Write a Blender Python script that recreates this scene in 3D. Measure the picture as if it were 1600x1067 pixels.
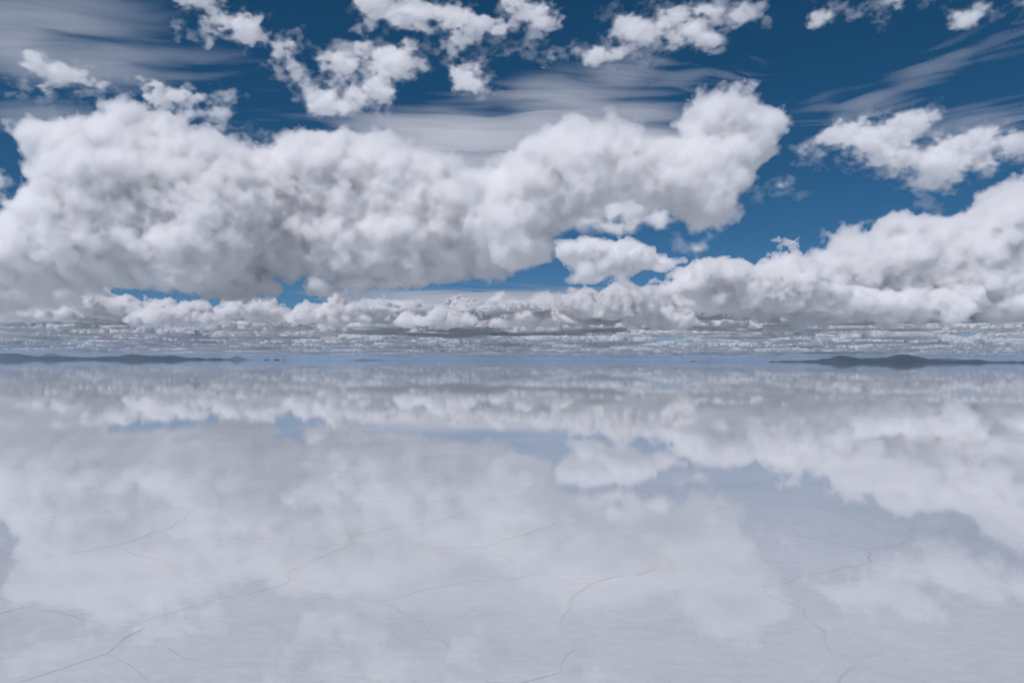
import bpy, math, random
import numpy as np
import openvdb as vdb

# ------------------------------------------------------------------ camera, sky, sun, exposure
scene = bpy.context.scene
for o in list(bpy.data.objects):
    bpy.data.objects.remove(o, do_unlink=True)
col = scene.collection
EYE = 1.62
PITCH, ROLL = math.radians(1.63), math.radians(0.21)
cam_data = bpy.data.cameras.new('camera')
cam = bpy.data.objects.new('camera', cam_data)
col.objects.link(cam)
cam_data.sensor_width = 36.0
cam_data.lens = 24.0
cam_data.clip_start = 0.1
cam_data.clip_end = 900000.0
cam.location = (0, 0, EYE)
cam.rotation_mode = 'QUATERNION'
from mathutils import Euler, Matrix, Vector
CAM_ROT = (Euler((math.pi/2 + PITCH, 0, 0)).to_matrix() @ Matrix.Rotation(ROLL, 3, 'Z'))
cam.rotation_quaternion = CAM_ROT.to_quaternion()
scene.camera = cam

SUN_EL, SUN_AZ = math.radians(56), math.radians(-145)   # azimuth from +Y towards +X
sun_dir = Vector((math.cos(SUN_EL)*math.sin(SUN_AZ), math.cos(SUN_EL)*math.cos(SUN_AZ), math.sin(SUN_EL)))
world = bpy.data.worlds.new('World')
scene.world = world
world.use_nodes = True
wn, wl = world.node_tree.nodes, world.node_tree.links
wn.clear()
sky = wn.new('ShaderNodeTexSky')
sky.sky_type = 'NISHITA'
sky.sun_disc = False
sky.sun_elevation = SUN_EL
sky.sun_rotation = SUN_AZ
sky.altitude = 3650
sky.air_density = 1.0
sky.dust_density = 0.0
sky.ozone_density = 2.0
bg = wn.new('ShaderNodeBackground')
bg.inputs['Strength'].default_value = 0.062
wo = wn.new('ShaderNodeOutputWorld')
sep = wn.new('ShaderNodeSeparateColor')
comb = wn.new('ShaderNodeCombineColor')
wl.new(sky.outputs[0], sep.inputs[0])
for ch, (gain, power) in enumerate(((0.14, 1.7), (0.60, 1.0), (0.78, 1.0))):     # thin high altitude air: deeper blue
    pw = wn.new('ShaderNodeMath')
    pw.operation = 'POWER'
    pw.inputs[1].default_value = power
    wl.new(sep.outputs[ch], pw.inputs[0])
    ml = wn.new('ShaderNodeMath')
    ml.operation = 'MULTIPLY'
    ml.inputs[1].default_value = gain
    wl.new(pw.outputs[0], ml.inputs[0])
    wl.new(ml.outputs[0], comb.inputs[ch])
wl.new(comb.outputs[0], bg.inputs['Color'])
wl.new(bg.outputs[0], wo.inputs['Surface'])

sd = bpy.data.lights.new('sun', 'SUN')
sd.energy = 3.2
sd.angle = math.radians(0.53)
sd.color = (1.0, 0.955, 0.98)
sun = bpy.data.objects.new('sun', sd)
col.objects.link(sun)
sun.rotation_mode = 'QUATERNION'
sun.rotation_quaternion = sun_dir.to_track_quat('Z', 'Y')

vs = scene.view_settings
vs.view_transform = 'Standard'
vs.look = 'None'
vs.exposure = 0.06
vs.gamma = 1.0
vs.use_curve_mapping = False
cy = scene.cycles
cy.max_bounces = 24
cy.diffuse_bounces = 4
cy.glossy_bounces = 3
cy.transmission_bounces = 4
cy.volume_bounces = 16
cy.transparent_max_bounces = 256
cy.use_denoising = True
cy.use_adaptive_sampling = True
cy.adaptive_threshold = 0.02

# ------------------------------------------------------------------ helpers
FPX = 1600.0*24.0/36.0
_CR = np.array(CAM_ROT)


def at(px, py, depth):
    """World point seen at photo pixel (px, py) at the ground distance DEPTH along +Y."""
    v = _CR @ np.array([(px - 800.0)/FPX, -(py - 533.5)/FPX, -1.0])
    return v/v[1]*depth + np.array([0, 0, EYE])


def tag(o, label=None, cat=None, group=None, kind=None):
    for k, v in (('label', label), ('category', cat), ('group', group), ('kind', kind)):
        if v:
            o[k] = v
    return o


def link(name, me, mat=None, parent=None):
    o = bpy.data.objects.new(name, me)
    col.objects.link(o)
    if mat is not None and not me.materials:
        me.materials.append(mat)
    if parent is not None:
        o.parent = parent
    return o


def mesh_np(name, verts, quads, smooth=True):
    me = bpy.data.meshes.new(name)
    verts = np.ascontiguousarray(verts, np.float32)
    quads = np.ascontiguousarray(quads, np.int32)
    n, k = quads.shape
    me.vertices.add(len(verts))
    me.vertices.foreach_set('co', verts.ravel())
    me.loops.add(n*k)
    me.loops.foreach_set('vertex_index', quads.ravel())
    me.polygons.add(n)
    me.polygons.foreach_set('loop_start', np.arange(0, n*k, k, dtype=np.int32))
    me.polygons.foreach_set('use_smooth', np.full(n, smooth, dtype=bool))
    me.update(calc_edges=True)
    return me


class NT:
    """Small wrapper for node materials."""
    def __init__(self, name):
        self.m = bpy.data.materials.new(name)
        self.m.use_nodes = True
        self.t = self.m.node_tree
        self.t.nodes.clear()
        self.out = self.t.nodes.new('ShaderNodeOutputMaterial')

    def n(self, typ, props=None, **ins):
        nd = self.t.nodes.new('ShaderNode' + typ)
        for k, v in (props or {}).items():
            setattr(nd, k, v)
        for k, v in ins.items():
            key = int(k[1:]) if k[0] == '_' and k[1:].isdigit() else k.replace('_', ' ')
            sock = nd.inputs[key]
            if hasattr(v, 'bl_idname') and hasattr(v, 'outputs'):
                v = v.outputs[0]
            if isinstance(v, bpy.types.NodeSocket):
                self.t.links.new(v, sock)
            else:
                sock.default_value = v
        return nd

    def surf(self, nd):
        self.t.links.new(nd.outputs[0], self.out.inputs['Surface'])

    def vol(self, nd):
        self.t.links.new(nd.outputs[0], self.out.inputs['Volume'])


# ------------------------------------------------------------------ materials
def cloud_core_mat(name='cloud_body', a=0.92):
    t = NT(name)
    d = t.n('BsdfDiffuse', Color=(a, a, a, 1))
    tr = t.n('BsdfTranslucent', Color=(a, a, a, 1))
    t.surf(t.n('MixShader', _0=0.4, _1=d, _2=tr))
    return t.m


def cloud_wisp_mat(name, fac, dens, aniso=0.2):
    t = NT(name)
    if fac > 0:
        d = t.n('BsdfDiffuse', Color=(0.86, 0.86, 0.86, 1))
        tr = t.n('BsdfTranslucent', Color=(0.86, 0.86, 0.86, 1))
        mx = t.n('MixShader', _0=0.5, _1=d, _2=tr)
        t.surf(t.n('MixShader', _0=fac, _1=t.n('BsdfTransparent'), _2=mx))
    t.vol(t.n('VolumeScatter', Color=(1, 1, 1, 1), Density=dens, Anisotropy=aniso))
    return t.m


M_CORE = cloud_core_mat()
M_THIN_SHADED = cloud_core_mat('thin_shaded_cloud_body', 0.74)         # low clouds greyer: thin ones reflect less, and shade is put into the colour

# ------------------------------------------------------------------ salt flat and water
def big_sheet(name, z, size, mat):
    v = [(-size, -size, z), (size, -size, z), (size, size, z), (-size, size, z)]
    me = mesh_np(name, np.array(v), np.array([[0, 1, 2, 3]]), False)
    return tag(link(name, me, mat), kind='structure')


def salt_mat():
    t = NT('salt_crust')
    co = t.n('NewGeometry')
    p = co.outputs['Position']
    big = t.n('TexNoise', Vector=p, Scale=0.55, Detail=5.0, Roughness=0.6)
    mp = t.n('Mapping', Vector=p)
    mp.inputs['Scale'].default_value = (1.0, 1.7, 1.0)
    mp.inputs['Rotation'].default_value = (0, 0, 0.12)
    fine = t.n('TexNoise', Vector=mp, Scale=9.0, Detail=6.0, Roughness=0.68)
    gr = t.n('TexNoise', Vector=p, Scale=42.0, Detail=3.0, Roughness=0.7)
    g2 = t.n('Math', {'operation': 'MULTIPLY_ADD'}, _0=gr.outputs['Fac'], _1=0.22, _2=-0.05)
    mx = t.n('Math', {'operation': 'MULTIPLY_ADD'}, _0=fine.outputs['Fac'], _1=0.42, _2=g2)
    sm = t.n('Math', {'operation': 'MULTIPLY_ADD'}, _0=big.outputs['Fac'], _1=0.5, _2=mx)
    cr = t.n('ValToRGB', Fac=sm)
    e = cr.color_ramp.elements
    e[0].position, e[0].color = 0.36, (0.43, 0.45, 0.486, 1)
    e[1].position, e[1].color = 0.68, (0.575, 0.59, 0.626, 1)
    # healed joints of the farther crust, faint and broken
    wv = t.n('TexNoise', Vector=p, Scale=1.1, Detail=3.0)
    wp = t.n('VectorMath', {'operation': 'MULTIPLY_ADD'}, _0=wv.outputs['Color'], _1=(0.7, 0.7, 0.0), _2=p)
    vo = t.n('TexVoronoi', {'feature': 'DISTANCE_TO_EDGE'}, Vector=wp, Scale=0.62)
    mr = t.n('MapRange', Value=vo.outputs['Distance'])
    mr.inputs['From Min'].default_value = 0.0
    mr.inputs['From Max'].default_value = 0.03
    mr.inputs['To Min'].default_value = 1.0
    mr.inputs['To Max'].default_value = 0.0
    pt = t.n('TexNoise', Vector=p, Scale=0.35, Detail=2.0)
    pr = t.n('MapRange', Value=pt.outputs['Fac'])
    pr.inputs['From Min'].default_value = 0.42
    pr.inputs['From Max'].default_value = 0.66
    pr.inputs['To Max'].default_value = 0.45
    k = t.n('Math', {'operation': 'MULTIPLY'}, _0=mr, _1=pr)
    xyz = t.n('SeparateXYZ', Vector=p)
    fa = t.n('MapRange', Value=xyz.outputs['Y'])        # the nearer joints are built as plates
    fa.inputs['From Min'].default_value = 13.0
    fa.inputs['From Max'].default_value = 20.0
    k = t.n('Math', {'operation': 'MULTIPLY'}, _0=k, _1=fa.outputs[0])
    mix = t.n('Mix', {'data_type': 'RGBA'}, _0=k)
    t.t.links.new(cr.outputs[0], mix.inputs[6])
    mix.inputs[7].default_value = (0.36, 0.335, 0.33, 1)
    t.surf(t.n('BsdfDiffuse', Color=mix.outputs[2]))
    return t.m


def water_mat():
    t = NT('shallow_water')
    co = t.n('NewGeometry')
    mp = t.n('Mapping', Vector=co.outputs['Position'])
    mp.inputs['Scale'].default_value = (1.0, 3.0, 1.0)
    no = t.n('TexNoise', Vector=mp, Scale=6.0, Detail=3.0)
    bp = t.n('Bump', Height=no.outputs['Fac'], Strength=0.018, Distance=0.01)
    fr = t.n('Fresnel', IOR=1.333, Normal=bp)
    gl = t.n('BsdfGlossy', Color=(1, 1, 1, 1), Roughness=0.02, Normal=bp)
    t.surf(t.n('MixShader', _0=fr, _1=t.n('BsdfTransparent', Color=(0.97, 0.985, 0.985, 1)), _2=gl))
    return t.m


M_SALT = salt_mat()
FLAT = big_sheet('salt_flat', 0.0, 260000, M_SALT)
big_sheet('water', 0.02, 260000, water_mat())


def clip_half(P, m, n):
    out = []
    for a, b in zip(P, P[1:] + P[:1]):
        da = (a[0]-m[0])*n[0] + (a[1]-m[1])*n[1]
        db = (b[0]-m[0])*n[0] + (b[1]-m[1])*n[1]
        if da <= 0:
            out.append(a)
        if da*db < 0:
            t = da/(da-db)
            out.append((a[0]+(b[0]-a[0])*t, a[1]+(b[1]-a[1])*t))
    return out


def salt_plates():
    r = random.Random(21)
    cell = 1.45
    pts = []
    for j in range(-1, 16):
        for i in range(-14, 15):
            y = 1.6 + (j + r.uniform(-.42, .42))*cell*0.92
            x = (i + .5*(j % 2) + r.uniform(-.42, .42))*cell
            if abs(x) < 2.8 + 0.95*y:
                pts.append((x, y))
    cells = []
    for a in pts:
        P = [(a[0]-2.2, a[1]-2.2), (a[0]+2.2, a[1]-2.2), (a[0]+2.2, a[1]+2.2), (a[0]-2.2, a[1]+2.2)]
        for b in pts:
            if b is a or abs(b[0]-a[0]) > 4.4 or abs(b[1]-a[1]) > 4.4:
                continue
            P = clip_half(P, ((a[0]+b[0])/2, (a[1]+b[1])/2), (b[0]-a[0], b[1]-a[1]))
        cells.append((a, P))
    inner = [c for c in cells if abs(c[0][0]) < 2.0 + 0.84*c[0][1] and c[0][1] < 21]
    inner.sort(key=lambda c: c[0][1])
    bed = set()
    for a, P in inner[:300]:
        V = []
        n = len(P)
        gap = r.uniform(.006, .012)*max(.3, min(1.0, 1.25 - a[1]/14))
        for k in range(n):
            p, q = P[k], P[(k+1) % n]
            L = math.hypot(q[0]-p[0], q[1]-p[1])
            ns = max(1, min(9, int(L/.11)))
            hx = r.uniform(-1, 1)
            for t in range(ns):
                f = t/ns
                x, y = p[0]+(q[0]-p[0])*f, p[1]+(q[1]-p[1])*f
                # the same wobble on both sides of a joint: a smooth function of place
                x += .05*math.sin(y*5.1+x*2.3) + .028*math.sin(y*13.7-x*9.1) + .012*math.sin(31*y+17*x)
                y += .05*math.sin(x*4.7-y*1.9) + .028*math.sin(x*12.3+y*8.3) + .012*math.sin(29*x-13*y)
                dx, dy = a[0]-x, a[1]-y
                dd = math.hypot(dx, dy)
                g = gap + r.uniform(-.006, .009)
                V.append((x+dx/dd*g, y+dy/dd*g))
        m = len(V)
        zt = .0026 + r.uniform(-.0006, .0006)
        verts = [(x-a[0], y-a[1], zt) for x, y in V] + [(x-a[0], y-a[1], .0005) for x, y in V]
        me = bpy.data.meshes.new('salt_plate')
        me.from_pydata(verts, [], [tuple(range(m))] + [(k, k+m, (k+1) % m + m, (k+1) % m) for k in range(m)])
        o = link('salt_plate', me, M_SALT, FLAT)
        o.location = (a[0], a[1], 0)
    # the darker mud that shows in the joints
    v = [(-3.2, 1.4, .001), (3.2, 1.4, .001), (17.0, 19.6, .001), (-17.0, 19.6, .001)]
    t = NT('joint_mud')
    p = t.n('NewGeometry').outputs['Position']
    no = t.n('TexNoise', Vector=p, Scale=2.2, Detail=5.0, Roughness=0.65)
    cr = t.n('ValToRGB', Fac=no.outputs['Fac'])
    e = cr.color_ramp.elements
    e[0].position, e[0].color = 0.40, (0.505, 0.52, 0.55, 1)
    e[1].position, e[1].color = 0.62, (0.45, 0.445, 0.46, 1)
    t.surf(t.n('BsdfDiffuse', Color=cr))
    tag(link('mud_bed', mesh_np('mud_bed', v, [(0, 1, 2, 3)], False), t.m), kind='structure')


salt_plates()

# ------------------------------------------------------------------ cloud noise
rng = np.random.default_rng(7)
N = 96


def worley_tile(cells, seed):
    r = np.random.default_rng(seed)
    pts = r.random((cells, cells, cells, 3)).astype(np.float32)
    g = (np.arange(N, dtype=np.float32) + .5)/N*cells
    i = np.floor(g).astype(int)
    f = g - i
    best = np.full((N, N, N), 9, np.float32)
    for a in (-1, 0, 1):
        for b in (-1, 0, 1):
            for c in (-1, 0, 1):
                p = pts[np.ix_((i+a) % cells, (i+b) % cells, (i+c) % cells)]
                d = (p[..., 0] + a - f[:, None, None])**2 + (p[..., 1] + b - f[None, :, None])**2 + (p[..., 2] + c - f[None, None, :])**2
                np.minimum(best, d, out=best)
    return best


def spectral_tile(beta, kmin, kmax, seed):
    r = np.random.default_rng(seed)
    F = np.fft.rfftn(r.standard_normal((N, N, N)).astype(np.float32))
    k = np.fft.fftfreq(N)*N
    kz = np.fft.rfftfreq(N)*N
    kk = np.sqrt(k[:, None, None]**2 + k[None, :, None]**2 + kz[None, None, :]**2)
    w = np.where((kk >= kmin) & (kk <= kmax), np.maximum(kk, 1)**(-beta), 0)
    t = np.fft.irfftn(F*w, s=(N, N, N)).astype(np.float32)
    return t/t.std()


W = worley_tile(8, 1)
W = 1.0 - np.minimum(W, 1.2)              # round puffs of 12 tile voxels
S = spectral_tile(2.3, 3, 44, 2)          # smooth fractal field
S2 = spectral_tile(1.85, 2, 46, 3)        # rougher one for torn edges
_g = np.indices((N, N, N)).astype(np.float32)
_d = [np.roll(S, k, axis=(0, 1, 2)) for k in (11, 37, 71)]
_i = [np.rint(_g[a] + 3.6*_d[a]).astype(int) % N for a in range(3)]
W = W[_i[0], _i[1], _i[2]]                # puffs of uneven size and shape
W = (W - W.mean()).astype(np.float32)
del _g, _d, _i


def sample(tile, shape, scale, off):
    """Trilinear, periodic resampling of TILE on a grid; SCALE tile voxels per grid step and axis."""
    a = tile
    if np.isscalar(scale):
        scale = (scale,)*3
    for ax in range(3):
        c = np.arange(shape[ax], dtype=np.float32)*scale[ax] + off[ax]
        lo = np.floor(c).astype(int)
        fr = (c - lo).astype(np.float32)
        sh = [1, 1, 1]
        sh[ax] = -1
        fr = fr.reshape(sh)
        a = np.take(a, lo % N, axis=ax)*(1-fr) + np.take(a, (lo+1) % N, axis=ax)*fr
    return a


def puffs(shape, vox, sizes, amps, seed):
    """Cauliflower noise: puffs of the given SIZES (in the units of vox) and AMPS."""
    r = np.random.default_rng(seed)
    out = np.zeros(shape, np.float32)
    for s, a in zip(sizes, amps):
        out += a*sample(W, shape, 12.0*vox/s, r.random(3)*N)
    return out


def poly_sdf(P, X, Z):
    """Signed distance (inside positive) of grid points to polygon P."""
    d = np.full(X.shape, 1e18, np.float32)
    sgn = np.zeros(X.shape, bool)
    n = len(P)
    for k in range(n):
        ax, az = P[k]
        bx, bz = P[(k+1) % n]
        ex, ez = bx-ax, bz-az
        wx, wz = X-ax, Z-az
        t = np.clip((wx*ex + wz*ez)/max(ex*ex+ez*ez, 1e-9), 0, 1)
        d = np.minimum(d, (wx-t*ex)**2 + (wz-t*ez)**2)
        c = ((az > Z) != (bz > Z)) & (X < (bx-ax)*(Z-az)/((bz-az) if abs(bz-az) > 1e-9 else 1e-9) + ax)
        sgn ^= c
    d = np.sqrt(d)
    return np.where(sgn, d, -d)


def islands(q, n):
    lab = np.arange(n)
    for _ in range(200):
        mn = lab[q].min(1)
        new = lab.copy()
        for k in range(4):
            np.minimum.at(new, q[:, k], mn)
        new = new[new]
        if (new == lab).all():
            break
        lab = new
    return lab


def iso(name, F, level, origin, vox, keep=None):
    g = vdb.FloatGrid()
    g.copyFromArray(np.ascontiguousarray(level - F, dtype=np.float32))
    p, q = g.convertToQuads(isovalue=0.0)
    if len(q) == 0:
        return None
    if keep is not None:                       # drop loose scraps: keep the largest piece, or all above KEEP vertices
        lab = islands(q, len(p))
        cnt = np.bincount(lab, minlength=len(p))
        ok = cnt >= (cnt.max() if keep == 'one' else min(keep, cnt.max()))
        q = q[ok[lab[q[:, 0]]]]
        used, inv = np.unique(q, return_inverse=True)
        p, q = p[used], inv.reshape(q.shape)
    v = p*np.asarray(vox, np.float32) + np.asarray(origin, np.float32)
    return mesh_np(name, v, q)


TRIS = [0]


def traced_cloud(outline, depth, R_px, vox_px, sizes, amps, seed, base=None, more=8.0):
    """Field of a cloud whose outline (photo pixels) stands at DEPTH with a round thickness of R_px; all lengths in pixels at that
    depth. Returns (field in px, origin, voxel in m)."""
    m = depth/FPX
    P = np.array([at(x, y, depth)[[0, 2]] for x, y in outline])
    pad = (sum(amps)*0.8 + more)*m + 4*vox_px*m
    lo, hi = P.min(0) - pad, P.max(0) + pad
    R = R_px*m
    v = vox_px*m
    nx, nz = int((hi[0]-lo[0])/v)+1, int((hi[1]-lo[1])/v)+1
    ny = int((2*R+2*pad)/v)+1
    xs = (lo[0] + np.arange(nx)*v).astype(np.float32)
    zs = (lo[1] + np.arange(nz)*v).astype(np.float32)
    ys = ((np.arange(ny) - (ny-1)/2)*v).astype(np.float32)
    X, Z = np.meshgrid(xs, zs, indexing='ij')
    D = poly_sdf(P, X, Z)
    # near parts of the body look larger: draw the outline in a little there
    Rl = R
    q = np.minimum(D, Rl) - Rl                     # <=0
    F = (Rl - np.sqrt(q[:, None, :]**2 + ys[None, :, None]**2))/m
    F = F.astype(np.float32)
    if base is not None:
        F = np.minimum(F, ((zs - base)/m)[None, None, :]*1.0)
    nb = 2 if len(sizes) > 3 else len(sizes)
    F += puffs(F.shape, vox_px, sizes[:1], amps[:1], seed)
    rm = np.random.default_rng(seed+3)
    if nb > 1:                                 # uneven middle scale: part puffs, part plain billow
        F += 0.45*puffs(F.shape, vox_px, sizes[1:2], amps[1:2], seed+4)
        F += 0.34*amps[1]*sample(S, F.shape, vox_px*32/(2.2*sizes[1]), rm.random(3)*N)
    core = F.copy() if nb < len(sizes) else None
    if core is not None:
        rq = np.random.default_rng(seed+7)
        patch = np.clip(0.75 + 0.55*sample(S, F.shape, vox_px*0.16, rq.random(3)*N), 0.15, 1.8)     # crisp turrets here, smooth there
        F += patch*puffs(F.shape, vox_px, sizes[nb:], amps[nb:], seed+1)
    for G in (F, core):
        if G is not None:
            G[0] = G[-1] = G[:, 0] = G[:, -1] = G[:, :, 0] = G[:, :, -1] = -90
    return F, (lo[0], depth + ys[0], lo[1]), v, core


def cumulus(outline, depth, R_px, vox_px, seed, label, sizes=(190, 85, 40, 18, 9), amps=(30, 17, 6.5, 4.5, 2.8),
            base=None, shrink=10.0, fine=6.0, gap=36.0, fringe=((-5.0, 0.0035), (0.0, 0.006), (7.0, 0.007), (20.0, 0.010)), name='cumulus_cloud', group=None, body=None):
    F, org, v, core = traced_cloud(outline, depth, R_px, vox_px, sizes, amps, seed, base)
    r = np.random.default_rng(seed+50)
    F -= shrink
    F += fine*sample(S2, F.shape, vox_px*0.9, r.random(3)*N)
    F[0] = F[-1] = F[:, 0] = F[:, -1] = F[:, :, 0] = F[:, :, -1] = -90
    body_F = F if core is None else np.minimum(core-shrink, F)
    me = iso(name, body_F, min(gap, 0.45*float(body_F.max())), org, (v, v, v), 'one')
    o = link(name, me, body or M_CORE)
    tag(o, label, 'cloud', group)
    TRIS[0] += 2*len(me.polygons)
    for lev, den in fringe:
        fr = iso('cloud_fringe', F, lev, org, (v, v, v), 400)
        if fr is None:
            continue
        link('cloud_fringe', fr, cloud_wisp_mat('cloud_fringe', 0, den), o)
        TRIS[0] += 2*len(fr.polygons)
    return o



G_BIG = 'large cumulus clouds low over the flooded flat'
G_SMALL = 'torn cloud fragments high above the cumulus'

BANK = [(-80,360),(-10,345),(30,325),(45,305),(62,290),(66,270),(57,240),(61,215),(53,190),(62,182),(75,190),(95,195),(130,182),(165,178),(190,160),(205,154),(225,160),(245,172),(270,182),(300,195),(330,205),(360,216),(400,250),(430,300),(440,350),(420,400),(380,446),(300,456),(230,456),(150,450),(60,466),(-80,480)]
cumulus(BANK, 7700, 95, 2.4, 11, 'huge white cumulus massif filling the left side of the sky', base=at(800, 453, 7700)[2], group=G_BIG)
BANK = [(240,260),(300,215),(350,212),(400,218),(430,222),(450,213),(475,208),(500,212),(520,206),(540,202),(560,207),(590,205),(610,212),(630,225),(660,232),(690,242),(720,250),(765,300),(795,350),(795,420),(785,442),(740,436),(700,446),(660,446),(600,450),(540,452),(470,458),(430,462),(380,464),(320,456),(280,410),(240,340)]
cumulus(BANK, 8300, 85, 2.4, 18, 'long white cumulus ridge sloping from the left massif towards the centre', base=at(800, 452, 8300)[2], group=G_BIG)
TOWER = [(700,260),(745,248),(765,240),(790,230),(815,215),(840,208),(860,200),(880,190),(900,180),(925,186),(950,190),(975,188),(1000,198),(1020,210),(1050,212),(1066,205),(1068,180),(1065,160),(1085,145),(1110,134),(1135,130),(1160,134),(1180,145),(1195,155),(1215,170),(1228,190),(1232,205),(1220,225),(1225,245),(1200,262),(1182,280),(1190,298),(1165,305),(1155,320),(1155,340),(1135,360),(1115,366),(1088,358),(1066,340),(1040,332),(1000,334),(970,336),(955,342),(930,352),(880,362),(856,370),(870,385),(860,405),(800,430),(760,400),(720,340)]
cumulus(TOWER, 7300, 70, 2.3, 12, 'bright billowing cumulus rising to a rounded tower right of centre', group=G_BIG)
SHELF = [(870,385),(900,378),(940,374),(990,377),(1020,388),(1032,402),(1075,406),(1070,418),(1020,424),(980,432),(975,439),(935,440),(892,438),(900,425),(882,415),(868,400)]
cumulus(SHELF, 6200, 30, 2.0, 13, 'small flat grey cloud floating under the tall cumulus tower', sizes=(60, 30, 15, 7), amps=(14, 10, 6, 3), gap=9, shrink=1.0, fine=3.5, fringe=((0.0, 0.014), (6.0, 0.014)), group=G_BIG)
RIGHT = [(1005,452),(1030,437),(1065,412),(1100,402),(1150,396),(1200,402),(1215,387),(1240,376),(1257,382),(1262,400),(1285,420),(1330,450),(1340,478),(1280,486),(1200,486),(1100,478),(1050,470),(1012,463)]
cumulus(RIGHT, 9600, 45, 2.2, 14, 'rising heap of grey white cumulus left of the right edge bank', sizes=(100, 46, 24, 12, 7), amps=(20, 14, 9, 5, 3), gap=18, shrink=4.0, fringe=((0.0, 0.012), (6.0, 0.012)), group=G_BIG)
RIGHT = [(1235,430),(1262,396),(1285,388),(1290,365),(1310,350),(1340,343),(1370,355),(1385,346),(1410,336),(1440,341),(1480,338),(1500,325),(1520,305),(1550,290),(1600,278),(1700,262),(1720,480),(1600,482),(1450,480),(1330,470),(1250,455)]
cumulus(RIGHT, 10800, 80, 2.4, 20, 'broad heaped cumulus bank cut off by the right edge', group=G_BIG)
RIGHT = [(1060,468),(1130,458),(1200,446),(1260,452),(1330,440),(1400,452),(1480,440),(1560,450),(1720,436),(1740,512),(1600,504),(1480,512),(1380,508),(1300,512),(1220,500),(1140,496),(1080,484)]
cumulus(RIGHT, 10300, 34, 2.2, 21, 'long dark flat based cloud shelf under the right edge bank', sizes=(90, 44, 22, 12, 7), amps=(16, 13, 8, 4, 2.5), base=at(800, 503, 10300)[2], gap=13, shrink=2.0, fine=4.0, fringe=((0.0, 0.012), (6.0, 0.012)), group=G_BIG, body=M_THIN_SHADED)  # greyer body colour stands in for shade on the shelf
LOWLEFT = [(-80,360),(0,352),(40,362),(70,385),(100,400),(140,418),(165,440),(160,458),(120,470),(60,480),(0,488),(-80,490)]
cumulus(LOWLEFT, 9500, 50, 2.3, 15, 'low grey cloud tucked under the left end of the big bank', gap=20, shrink=3.0, fine=4.5, group=G_BIG)

SCUD = [(285,440),(300,430),(340,422),(380,424),(420,430),(440,442),(434,460),(400,468),(350,468),(310,464),(292,454)]
cumulus(SCUD, 8300, 26, 2.0, 16, 'dark flat bottomed cloud lump under the middle of the big bank', sizes=(60, 30, 15, 7), amps=(14, 9, 5, 3), gap=9, shrink=1.0, fine=3.5, fringe=((0.0, 0.014), (6.0, 0.014)), group=G_BIG)
SCUD = [(470,448),(490,438),(540,430),(600,424),(650,428),(670,436),(660,448),(600,456),(540,462),(500,464),(476,460)]
cumulus(SCUD, 8200, 24, 2.0, 17, 'dark wedge shaped cloud base under the right half of the big bank', sizes=(60, 30, 15, 7), amps=(14, 9, 5, 3), gap=9, shrink=1.0, fine=3.5, fringe=((0.0, 0.014), (6.0, 0.014)), group=G_BIG)

def low_cloud(x0, x1, top, bot, seed):
    """Outline of a flat based cloud with an uneven, turreted top."""
    r = np.random.default_rng(seed)
    n = max(6, int((x1-x0)/9))
    xs = np.linspace(x0, x1, n)
    t = np.linspace(0, 1, n)
    pk = r.uniform(.25, .75)
    env = np.clip(np.minimum(t/pk, (1-t)/(1-pk)), 0, 1)**.55
    env = env*(0.55 + 0.45*np.abs(np.sin(t*r.uniform(5, 9) + r.uniform(0, 6)))) + r.uniform(-.07, .07, n)
    up = [(x, bot-3-(bot-top-3)*max(e, .04)) for x, e in zip(xs, env)]
    return up + [(x1-6, bot), ((x0+x1)/2, bot+1), (x0+6, bot)]


for k, (dep, x0, x1, top, bot, lab) in enumerate([
    (11200, -60, 118, 446, 500, 'mottled low cloud under the left end of the cloud massif'),
    (12400, 96, 225, 448, 488, 'low white topped cloud behind the gap under the massif'),
    (10900, 196, 345, 458, 506, 'flat based low cloud below the thin blue slit at left'),
    (12000, 318, 462, 458, 498, 'low cloud heap just below the left dark cloud lump'),
    (11400, 446, 580, 450, 506, 'tallest low cloud heap below the dark wedge shaped base'),
    (12800, 556, 652, 462, 494, 'small low cloud right of the dark wedge shaped base'),
    (11700, 610, 742, 478, 508, 'flat low cloud at the left end of the pale streak'),
    (13000, 704, 748, 470, 498, 'narrow dark turret of cloud in front of the pale streak'),
    (12700, 752, 818, 457, 485, 'single small white puff standing alone in the blue gap near centre'),
    (12300, 770, 905, 482, 508, 'low jagged cloud under the lone white puff'),
    (13200, 880, 1000, 474, 504, 'low lumpy cloud under the small flat grey cloud'),
    (11900, 970, 1090, 474, 508, 'low cloud joining the left foot of the right heap')]):
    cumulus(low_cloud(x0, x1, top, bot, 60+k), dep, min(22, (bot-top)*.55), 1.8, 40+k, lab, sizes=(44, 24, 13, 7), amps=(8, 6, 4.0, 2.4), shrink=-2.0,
            fine=2.2, gap=5, fringe=((0.0, 0.02),), base=at(800, bot, dep)[2], group=G_BIG, body=M_THIN_SHADED)


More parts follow.
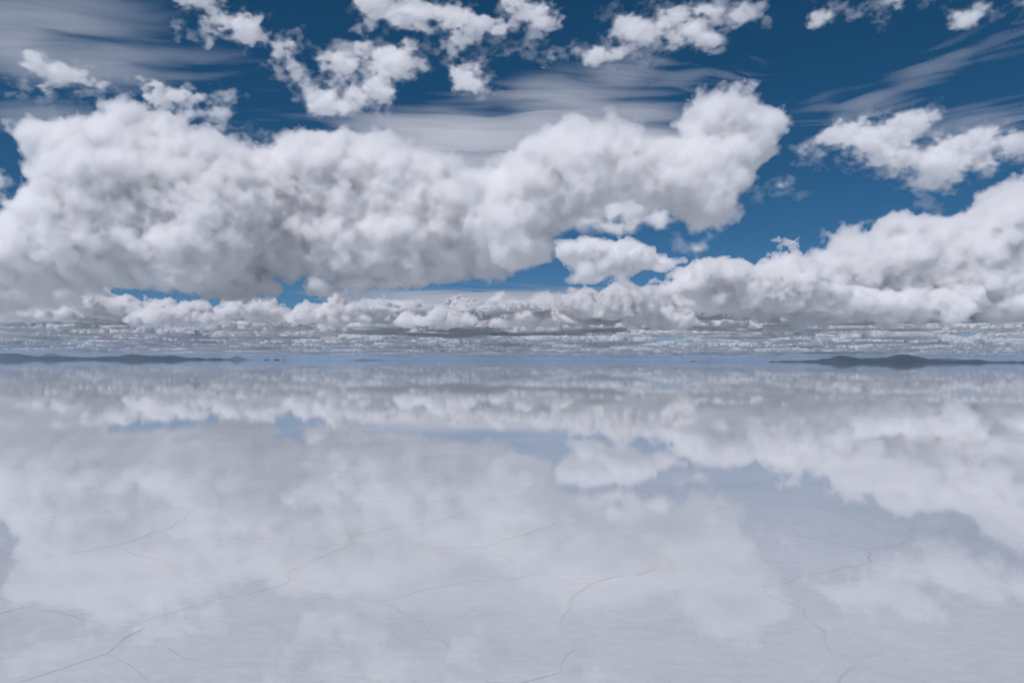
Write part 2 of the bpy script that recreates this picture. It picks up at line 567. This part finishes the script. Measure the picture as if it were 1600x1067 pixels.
def fractus(outline, depth, R_px, vox_px, seed, label, amp=17.0, dens=1.0, thin=7.0):
    F, org, v, _ = traced_cloud(outline, depth, R_px, vox_px, (40, 20, 10), (6, 4, 2), seed, more=20.0)
    r = np.random.default_rng(seed+100)
    o1, o2 = r.random(3)*N, r.random(3)*N
    F += amp*sample(S2, F.shape, (vox_px*0.42, vox_px*.5, vox_px*.62), o1) + 2.8*sample(S2, F.shape, vox_px*1.2, o2) - thin
    F[0] = F[-1] = F[:, 0] = F[:, -1] = F[:, :, 0] = F[:, :, -1] = -90
    m = depth/FPX
    o = link('cloud_fragment', iso('cloud_fragment', F, min(10.0, 0.5*float(F.max())), org, (v,)*3, 'one'), M_WISP_BODY)
    tag(o, label, 'cloud', G_SMALL)
    for lev, d in ((-5.0, 0.008), (0.0, 0.013), (6.0, 0.025), (12.0, 0.05)):
        me = iso('cloud_fringe', F, lev, org, (v,)*3, 1500)
        if me is None:
            continue
        link('cloud_fringe', me, cloud_wisp_mat('cloud_fringe', 0, dens*d/m), o)
        TRIS[0] += 2*len(me.polygons)
    TRIS[0] += 2*len(o.data.polygons)
    return o


M_WISP_BODY = cloud_wisp_mat('wisp_body', 0.06, 0.01)
FRAGS = [
 ([(1285,215),(1320,195),(1350,190),(1385,186),(1420,183),(1440,172),(1465,166),(1475,176),(1450,195),(1435,207),(1470,215),(1530,206),(1560,203),(1585,212),(1640,222),(1640,238),(1590,240),(1560,245),(1540,252),(1530,270),(1500,288),(1470,288),(1440,279),(1400,268),(1368,260),(1357,245),(1330,240),(1300,230)], 5200, 28, 'ragged white cloud with a trailing tail at upper right'),
 ([(925,88),(960,65),(945,45),(957,28),(975,32),(1010,30),(1050,28),(1090,20),(1120,14),(1160,7),(1188,18),(1180,35),(1140,45),(1110,55),(1080,65),(1040,70),(1000,84),(970,94)], 3600, 20, 'elongated white cloud slanting upward right of top centre'),
 ([(553,-40),(640,-40),(660,8),(690,5),(720,14),(760,14),(800,10),(850,0),(864,40),(858,82),(830,70),(800,60),(770,65),(740,60),(710,70),(680,60),(650,50),(640,34),(600,42),(590,55),(572,68),(562,58),(556,30)], 3400, 20, 'tattered white cloud cut off by the top edge near centre'),
 ([(500,95),(530,84),(560,72),(600,60),(640,75),(660,95),(640,120),(612,138),(622,155),(580,165),(540,178),(500,184),(480,172),(498,150),(504,120)], 3800, 22, 'puffy torn cloud between the top edge and the big bank'),
 ([(412,95),(430,84),(455,74),(472,72),(468,92),(482,110),(492,135),(500,150),(480,150),(460,130),(438,110)], 3800, 11, 'thin slanting wisp just left of the puffy torn cloud'),
 ([(698,98),(712,84),(730,84),(745,100),(766,118),(764,138),(740,142),(722,140),(704,140),(702,120)], 3900, 12, 'small round faint cloud tuft above the broad veil'),
 ([(22,142),(60,130),(70,112),(90,105),(110,112),(140,114),(165,122),(175,140),(160,152),(120,150),(80,146),(50,150)], 4200, 13, 'small faint cloud drifting above the left end of the bank'),
 ([(226,132),(250,130),(270,142),(300,146),(330,158),(350,172),(362,184),(350,194),(320,190),(290,184),(262,168),(236,150)], 5000, 12, 'ragged strip of cloud leaning on the top of the big bank'),
 ([(258,-40),(330,-40),(350,20),(372,30),(412,20),(416,40),(385,48),(368,62),(340,66),(318,56),(296,40),(276,20)], 3400, 14, 'loose white wisp at the top edge left of centre'),
 ([(1262,-30),(1420,-40),(1640,-40),(1640,12),(1560,12),(1530,32),(1500,20),(1440,8),(1390,16),(1360,22),(1300,16),(1275,20)], 3300, 12, 'thin broken cloud strip along the top right edge'),
 ([(-60,250),(-10,262),(10,275),(24,292),(8,306),(-20,312),(-60,318)], 6000, 14, 'small cloud tuft cut by the left edge'),
 ([(1422,286),(1450,282),(1474,290),(1466,306),(1452,322),(1436,312)], 5600, 9, 'faint scrap of cloud hanging under the ragged tailed cloud'),
 ([(1236,232),(1262,226),(1290,236),(1284,250),(1256,250)], 6000, 7, 'tiny scrap between the tower and the ragged tailed cloud'),
 ([(1180,300),(1205,294),(1240,290),(1244,300),(1215,310),(1188,318)], 7000, 8, 'small wisp trailing from the right side of the cloud tower'),
 ([(1044,380),(1064,376),(1100,382),(1104,392),(1070,392)], 6200, 6, 'faint sliver of cloud over the right end of the flat grey cloud'),
 ([(890,350),(930,326),(960,310),(1000,322),(1040,330),(1036,352),(990,360),(930,362)], 6400, 13, 'small pale cloud in the blue gap under the tower'),
 ([(370,205),(392,200),(412,208),(405,216),(380,214)], 7000, 6, 'tiny scrap of cloud on the saddle of the big bank'),
]
for k, (P, dep, R, lab) in enumerate(FRAGS):
    fractus(P, dep, R, 1.6, 200+k, lab, amp=12.0 if k in (0, 1, 3) else 16.0 if k < 10 else 8.0, thin={0: 3.5, 1: 2.5, 2: 9.0, 3: 4.5, 9: 10.0}.get(k, 7.0 if k < 10 else 0.5), dens=0.8)

# ------------------------------------------------------------------ high thin veils of ice cloud
def veil(name, label, px_nodes, z, T, seed, dens, rot=0.0, stretch=6.0, cell=900.0, thresh=0.0, step=160.0, kind=None, fac=0.0, contrast=1.0):
    """A slab of even density whose THICKNESS follows stretched noise; px_nodes: (x, y, rx, ry, weight) soft spots in photo pixels."""
    pts = []
    for x, y, rx, ry, w in px_nodes:
        d = at(x, y, 1.0) - np.array([0, 0, EYE])
        yy = z/d[2]
        c = at(x, y, yy)
        e = at(x, y+ry, 1.0) - np.array([0, 0, EYE])
        f = at(x, y-ry, 1.0) - np.array([0, 0, EYE])
        y_far, y_near = z/max(e[2], 0.02), z/f[2]
        pts.append((c[0], (y_far+y_near)/2, rx/FPX*yy, (y_far-y_near)/2, w))
    A = np.array(pts)
    x0, x1 = (A[:, 0]-1.9*A[:, 2]).min(), (A[:, 0]+1.9*A[:, 2]).max()
    y0, y1 = (A[:, 1]-1.9*A[:, 3]).min(), (A[:, 1]+1.9*A[:, 3]).max()
    nx, ny = int((x1-x0)/step)+2, int((y1-y0)/step)+2
    X, Y = np.meshgrid(x0+np.arange(nx)*step, y0+np.arange(ny)*step, indexing='ij')
    mask = np.zeros(X.shape)
    for cx, cyy, rx, ry, w in A:
        q = ((X-cx)/rx)**2 + ((Y-cyy)/ry)**2
        mask = np.maximum(mask, w*np.exp(-q*1.1))
    r = np.random.default_rng(seed)

    def n2(u, v, off):
        u = u + off[0]
        v = v + off[1]
        iu, iv = np.floor(u).astype(int), np.floor(v).astype(int)
        fu, fv = u-iu, v-iv
        sl = S[int(off[2])]
        return (sl[iu % N, iv % N]*(1-fu)*(1-fv) + sl[(iu+1) % N, iv % N]*fu*(1-fv) + sl[iu % N, (iv+1) % N]*(1-fu)*fv + sl[(iu+1) % N, (iv+1) % N]*fu*fv)
    wx = n2(X/cell*0.7, Y/cell*0.7, r.random(3)*N)*cell*1.3
    wy = n2(X/cell*0.7, Y/cell*0.7, r.random(3)*N)*cell*1.3
    ca, sa = math.cos(rot), math.sin(rot)
    U, V = ((X+wx)*ca + (Y+wy)*sa)/cell/stretch, (-(X+wx)*sa + (Y+wy)*ca)/cell
    fib = 0.62 + 0.16*n2(U*2.2, V*2.2, r.random(3)*N) + 0.20*n2(U*5, V*6, r.random(3)*N) + 0.2*n2(U*9, V*17, r.random(3)*N) + 0.14*n2(X/cell*2, Y/cell*2, r.random(3)*N)
    fib = 0.62 + (fib-0.62)*contrast
    h = mask*np.clip(fib, 0.0, 1.6) - 0.06 - thresh
    h[0, :] = h[-1, :] = h[:, 0] = h[:, -1] = -1
    h = np.maximum(h, 0)
    idx_t = np.arange(nx*ny).reshape(nx, ny)
    pos = h > 0
    idx_b = idx_t.copy()
    idx_b[pos] = nx*ny + np.arange(pos.sum())
    zt = z + h*T*0.5
    top = np.stack([X, Y, zt], -1).reshape(-1, 3)
    bot = np.stack([X, Y, z - h*T*0.5], -1)[pos]
    cell_on = pos[:-1, :-1] | pos[1:, :-1] | pos[:-1, 1:] | pos[1:, 1:]
    ii, jj = np.nonzero(cell_on)
    qt = np.stack([idx_t[ii, jj], idx_t[ii+1, jj], idx_t[ii+1, jj+1], idx_t[ii, jj+1]], -1)
    qb = np.stack([idx_b[ii, jj], idx_b[ii, jj+1], idx_b[ii+1, jj+1], idx_b[ii+1, jj]], -1)
    V3 = np.concatenate([top, bot])
    Q = np.concatenate([qt, qb])
    used, inv = np.unique(Q, return_inverse=True)
    me = mesh_np(name, V3[used], inv.reshape(Q.shape))
    TRIS[0] += 2*len(Q)
    o = link(name, me, cloud_wisp_mat(name, fac, dens, 0.3))
    return tag(o, label, 'cloud' if kind is None else None, kind=kind)


veil('cirrus_veil', 'broad pale veil of high cloud behind the cumulus tower', [(760,215,150,55,1.0),(880,185,130,50,1.0),(970,190,90,40,.9),(690,230,120,50,1.0),(1010,210,80,35,.8)], 9000, 900, 5, 0.0016, stretch=3, cell=1500, contrast=0.6)
veil('cirrus_wisps', 'feathery streaks of high cloud above the cumulus tower', [(890,140,90,35,.36),(980,110,90,35,.34),(1070,130,80,40,.32),(1150,115,70,30,.28)], 9600, 900, 6, 0.0010, rot=0.3, stretch=3.5, cell=560, step=110.0, kind='stuff', contrast=1.1)
veil('cirrus_wisps', 'faint curved streaks of high cloud at upper right', [(1475,95,60,50,.27),(1350,165,130,35,.2),(1560,185,120,60,.22),(1570,60,100,50,.2)], 9300, 900, 8, 0.0010, rot=-0.75, stretch=2.2, cell=620, contrast=1.0, step=120.0, kind='stuff')
veil('cirrus_wisps', 'thin smoky veil of high cloud at upper left', [(60,50,230,90,.42),(330,110,200,50,.26),(60,180,160,35,.25),(560,200,180,45,.32)], 9900, 900, 9, 0.0009, rot=0.15, stretch=2.5, cell=1300, kind='stuff', contrast=0.9)
veil('cirrus_veil', 'pale flat streak of high cloud low over the horizon at centre', [(760,470,190,17,.9),(930,475,130,10,.8),(640,480,100,12,.8)], 3600, 700, 10, 0.0009, stretch=3, cell=1500, step=260)

# ------------------------------------------------------------------ small cumulus receding to the horizon
def small_cumulus(seed, w, d, h, vox):
    r = np.random.default_rng(seed)
    nx, ny, nz = int(w*1.5/vox), int(d*1.5/vox), int(h*1.5/vox)
    xs = (np.arange(nx)-(nx-1)/2)*vox
    ys = (np.arange(ny)-(ny-1)/2)*vox
    zs = (np.arange(nz)-3)*vox
    F = np.full((nx, ny, nz), -1e6, np.float32)
    for k in range(16):
        c = (r.uniform(-.4, .4)*w, r.uniform(-.38, .38)*d)
        rr = h*r.uniform(.3, .95)*(1.05 - abs(c[0])/w*1.2)
        rz = rr*r.uniform(.8, 1.15)
        rx = rr*r.uniform(.8, 1.3)
        q = np.sqrt(((xs-c[0])/rx)[:, None, None]**2 + ((ys-c[1])/rx)[None, :, None]**2 + (zs/rz)[None, None, :]**2)
        F = np.maximum(F, (1-q)*rz)
    F = np.minimum(F, (zs + h*0.08)[None, None, :]*0.8)
    F += h*.09*sample(S2, F.shape, 24*vox/h, r.random(3)*N)
    F += puffs(F.shape, vox, (h*.8, h*.4, h*.2, h*.12), (h*.2, h*.16, h*.12, h*.07), seed)
    F[0] = F[-1] = F[:, 0] = F[:, -1] = F[:, :, 0] = F[:, :, -1] = -50
    F = F.astype(np.float32)
    o = (xs[0], ys[0], zs[0])
    return iso('small_cumulus', F, vox*1.3, o, (vox,)*3), iso('cloud_fringe', F, 0.0, o, (vox,)*3)


PROTO = []
for k, (w, d, h) in enumerate([(1500, 1000, 440), (1100, 900, 420), (1900, 1200, 400), (900, 750, 380), (2100, 1200, 460), (1300, 900, 560), (1700, 900, 340)]):
    PROTO.append(small_cumulus(300+k, w, d, h, 20.0))
M_SFR = cloud_wisp_mat('small_fringe', 0, 0.012)
rr = random.Random(5)
spots = []
Y = 13000.0
while len(spots) < 310:
    row = 900 + Y*0.06
    gapx = 600 + Y*0.055
    X = -0.80*Y + rr.uniform(0, gapx)
    while X < 0.80*Y:
        spots.append((X, Y + rr.uniform(-.5, .5)*row))
        X += gapx*rr.uniform(.5, 1.9)
    Y += row
print('SPOTS', len(spots), Y)
near = []
for X, Yc in spots[:295]:
    k = rr.randrange(len(PROTO))
    o = link('small_cumulus', PROTO[k][0], M_THIN_SHADED)
    sc = math.exp(rr.gauss(-.06, .36))*(0.62 + Yc/38000)
    o.location = (X, Yc, 850 + rr.uniform(-40, 60))
    o.scale = (sc*rr.uniform(.9, 1.4)*rr.choice((-1, 1)), sc, sc*rr.uniform(.5, 1.1)*(1.4 if rr.random() < .12 else 1.0))
    o.rotation_euler = (0, 0, rr.uniform(-.9, .9))
    band = 'nearest' if Yc < 15500 else 'middle' if Yc < 22000 else 'farthest'
    side = 'left' if X/Yc < -.25 else 'right' if X/Yc > .25 else 'centre'
    if band == 'nearest':
        near.append((X/Yc, o))
    tag(o, f'small grey cumulus in the {band} receding cloud rows over the horizon at {side}', 'cloud', f'small cumulus in the {band} rows at {side}')
    if Yc < 30000:
        link('cloud_fringe', PROTO[k][1], M_SFR, o)

ORD = 'first second third fourth fifth sixth seventh eighth ninth tenth eleventh twelfth'.split()
for side, a, b in (('left', -9, -.25), ('centre', -.25, .25), ('right', .25, 9)):
    for k, (_, o) in enumerate(sorted((p for p in near if a <= p[0] < b), key=lambda p: p[0])):
        o['group'] = 'small cumulus in the nearest rows'
        if k < 12:
            o['label'] = f'{ORD[k]} from left among the nearest low cumulus puffs above the horizon at {side}'
# beyond them the deck runs together into one mass
LOW = []
for k in range(4):
    me = small_cumulus(400+k, (2200, 1700, 2600, 1400)[k], 1300, (420, 380, 460, 340)[k], 55.0)[1]
    co = np.empty(len(me.vertices)*3, np.float32)
    me.vertices.foreach_get('co', co)
    qi = np.empty(len(me.polygons)*4, np.int32)
    me.loops.foreach_get('vertex_index', qi)
    LOW.append((co.reshape(-1, 3), qi.reshape(-1, 4)))
VV, QQ, base_i = [], [], 0
r2 = np.random.default_rng(9)
Y0 = spots[-1][1]
for k in range(520):
    Yc = Y0*0.97*((190000/Y0)**r2.random())
    X = r2.uniform(-.82, .82)*Yc
    co, qi = LOW[r2.integers(4)]
    sc = r2.uniform(.8, 1.6)*(Yc/40000)**.75
    VV.append(co*np.array([sc*1.5*r2.choice((-1, 1)), sc, .85+.3*r2.random()]) + np.array([X, Yc, 820+r2.uniform(-30, 60)]))
    QQ.append(qi + base_i)
    base_i += len(co)
me = mesh_np('distant_clouds', np.concatenate(VV), np.concatenate(QQ))
TRIS[0] += 2*len(me.polygons)
tag(link('distant_clouds', me, M_THIN_SHADED), kind='stuff')

# ------------------------------------------------------------------ far hills, islands and cones
def hills_mat():
    t = NT('dry_hillside')
    co = t.n('NewGeometry')
    no = t.n('TexNoise', Vector=co.outputs['Position'], Scale=0.004, Detail=5.0, Roughness=0.6)
    cr = t.n('ValToRGB', Fac=no.outputs['Fac'])
    cr.color_ramp.elements[0].position = 0.35
    cr.color_ramp.elements[0].color = (0.010, 0.011, 0.014, 1)
    cr.color_ramp.elements[1].position = 0.72
    cr.color_ramp.elements[1].color = (0.036, 0.033, 0.032, 1)
    t.surf(t.n('BsdfDiffuse', Color=cr))
    return t.m


M_HILL = hills_mat()


def horizon_y(px):
    d0 = at(px, 500, 1.0)[2] - EYE
    d1 = at(px, 600, 1.0)[2] - EYE
    return 500 + 100*d0/(d0-d1)


def ridge(name, prof, depth, seed, label, cat=None, kind=None, width=1.0):
    m = depth/FPX
    p = np.array(prof, float)
    n = max(24, int((p[-1, 0]-p[0, 0])*1.6))
    xs = np.linspace(p[0, 0], p[-1, 0], n)
    hh = np.interp(xs, p[:, 0], p[:, 1])
    r = np.random.default_rng(seed)
    hs = np.convolve(np.pad(hh, 2, mode='edge'), [.1, .2, .4, .2, .1], 'valid')
    ny = 15
    W_ = max(hh.max()*m*4.0, 60)*width
    wig = sample(S, (n, ny, 1), (0.9, 2.0, 1), r.random(3)*N)[:, :, 0]
    V, Q = [], []
    for i in range(n):
        X = at(xs[i], horizon_y(xs[i]), depth)[0]
        for j in range(ny):
            t_ = (j/(ny-1))*2-1
            f = max(0.0, 1-abs(t_)**1.25)
            z = hs[i]*m*f*(1 + 0.13*wig[i, j]*(1-f*0.7)) - (1.2 if f == 0 else 0)
            V.append((X, depth + t_*W_ + wig[i, j]*W_*.08, z))
    for i in range(n-1):
        for j in range(ny-1):
            a = i*ny+j
            Q.append((a, a+ny, a+ny+1, a+1))
    TRIS[0] += 2*len(Q)
    return tag(link(name, mesh_np(name, V, Q), M_HILL), label, cat, kind=kind)


ridge('hills', [(-120,0),(-100,4),(-60,7),(-20,8),(0,8.5),(10,9),(25,8.5),(35,6.5),(45,5),(60,4.5),(80,4.5),(100,4),(125,3.5),(150,3),(160,4.5),(170,5),(183,4.5),(193,6.5),(205,8.5),(212,8),(220,7),(228,5.5),(236,6),(245,5.5),(255,5.5),(267,6.7),(278,5.5),(288,3.5),(292,2.2),(298,3.5),(310,3.2),(320,2),(323,1.6),(330,3),(343,3),(352,1),(355,0)], 16500, 1, 'long low dark hills along the horizon at the left', kind='structure')
ridge('hills', [(1220,0),(1223,1.2),(1230,2),(1240,2),(1248,1.5),(1252,1.5),(1262,3),(1275,3),(1285,4.5),(1298,5.5),(1308,8),(1315,10),(1322,9.5),(1332,8),(1345,5.8),(1357,6),(1368,7),(1378,7.2),(1388,7.3),(1395,9.7),(1402,12),(1412,12.5),(1422,12),(1432,9.5),(1442,7),(1450,5.5),(1460,5),(1475,4),(1485,2),(1492,0)], 14000, 2, 'dark twin humped hills rising from the horizon at the right', kind='structure')
ridge('hills', [(1482,0),(1490,1.5),(1497,3),(1510,4.2),(1525,5.2),(1532,4.7),(1540,3),(1550,2.5),(1562,2.4),(1575,3.2),(1583,3.2),(1590,1.8),(1600,3.2),(1625,5),(1660,4),(1700,0)], 14400, 3, 'low dark hill running out of the frame at the right', kind='structure')
ridge('hills', [(1440,0),(1450,5),(1465,7.7),(1475,6.7),(1482,7.8),(1495,6.3),(1505,5),(1520,3),(1545,0)], 27000, 4, 'pale blue hills showing behind the dark right hills', kind='structure')
ridge('mountain', [(52,0),(66,5),(73,7),(78,9.4),(83,7.5),(92,5.5),(108,4),(125,0)], 31000, 5, 'faint blue cone shaped mountain behind the long left hills', kind='structure')
ridge('mountain', [(353,0),(360,2),(366,4.5),(371,7),(374,5),(380,2.2),(385,1.2),(392,0)], 28000, 6, 'small blue cone shaped mountain at the right end of the left hills', kind='structure')
ridge('mountain', [(540,0),(553,1),(560,2.2),(566,3),(572,2),(580,1.6),(592,1),(610,0)], 36000, 7, 'very faint blue rise on the horizon left of centre', kind='structure')
G_ISL = 'tiny dark islands on the horizon'
for k, (pr, dep, lab) in enumerate([
    ([(411.5,0),(414,1.1),(418,1.2),(421.5,0)], 9000, 'leftmost of three tiny dark islands beside the long left hills'),
    ([(426,0),(429,1.2),(432,1.6),(435,1.2),(438,0)], 9000, 'middle and largest of three tiny dark islands beside the left hills'),
    ([(441.5,0),(444,1.0),(447,0)], 9000, 'rightmost and smallest of three tiny dark islands beside the left hills'),
    ([(1078,0),(1081,1.2),(1085,.9),(1092,0)], 9000, 'tiny dark low island right of centre on the horizon'),
    ([(1094.5,0),(1096.5,.8),(1098.5,0)], 9000, 'speck of an island in the middle of the right of centre trio'),
    ([(1103.5,0),(1106,.9),(1109,0)], 9000, 'speck of an island nearest the right hills in its trio'),
    ([(1201,0),(1204,1.3),(1209,1.4),(1213,0)], 11000, 'tiny dark island just off the left end of the right hills')]):
    o = ridge('island', pr, dep, 30+k, lab, 'island')
    o['group'] = G_ISL

# ------------------------------------------------------------------ air
def haze_box(z0, z1, s, dens):
    v = [(x, y, z) for z in (z0, z1) for x, y in ((-s, -s), (s, -s), (s, s), (-s, s))]
    q = [(3, 2, 1, 0), (4, 5, 6, 7), (0, 1, 5, 4), (1, 2, 6, 5), (2, 3, 7, 6), (3, 0, 4, 7)]
    t = NT('haze')
    pv = t.n('VolumePrincipled')
    pv.inputs['Color'].default_value = (0.49, 0.67, 0.86, 1)
    pv.inputs['Density'].default_value = dens
    pv.inputs['Anisotropy'].default_value = 0.1
    t.vol(pv)
    return tag(link('haze', mesh_np('haze', v, q, False), t.m), kind='stuff')


haze_box(-1.0, 330.0, 280000, 2.5e-5)
print('TRIS', TRIS)
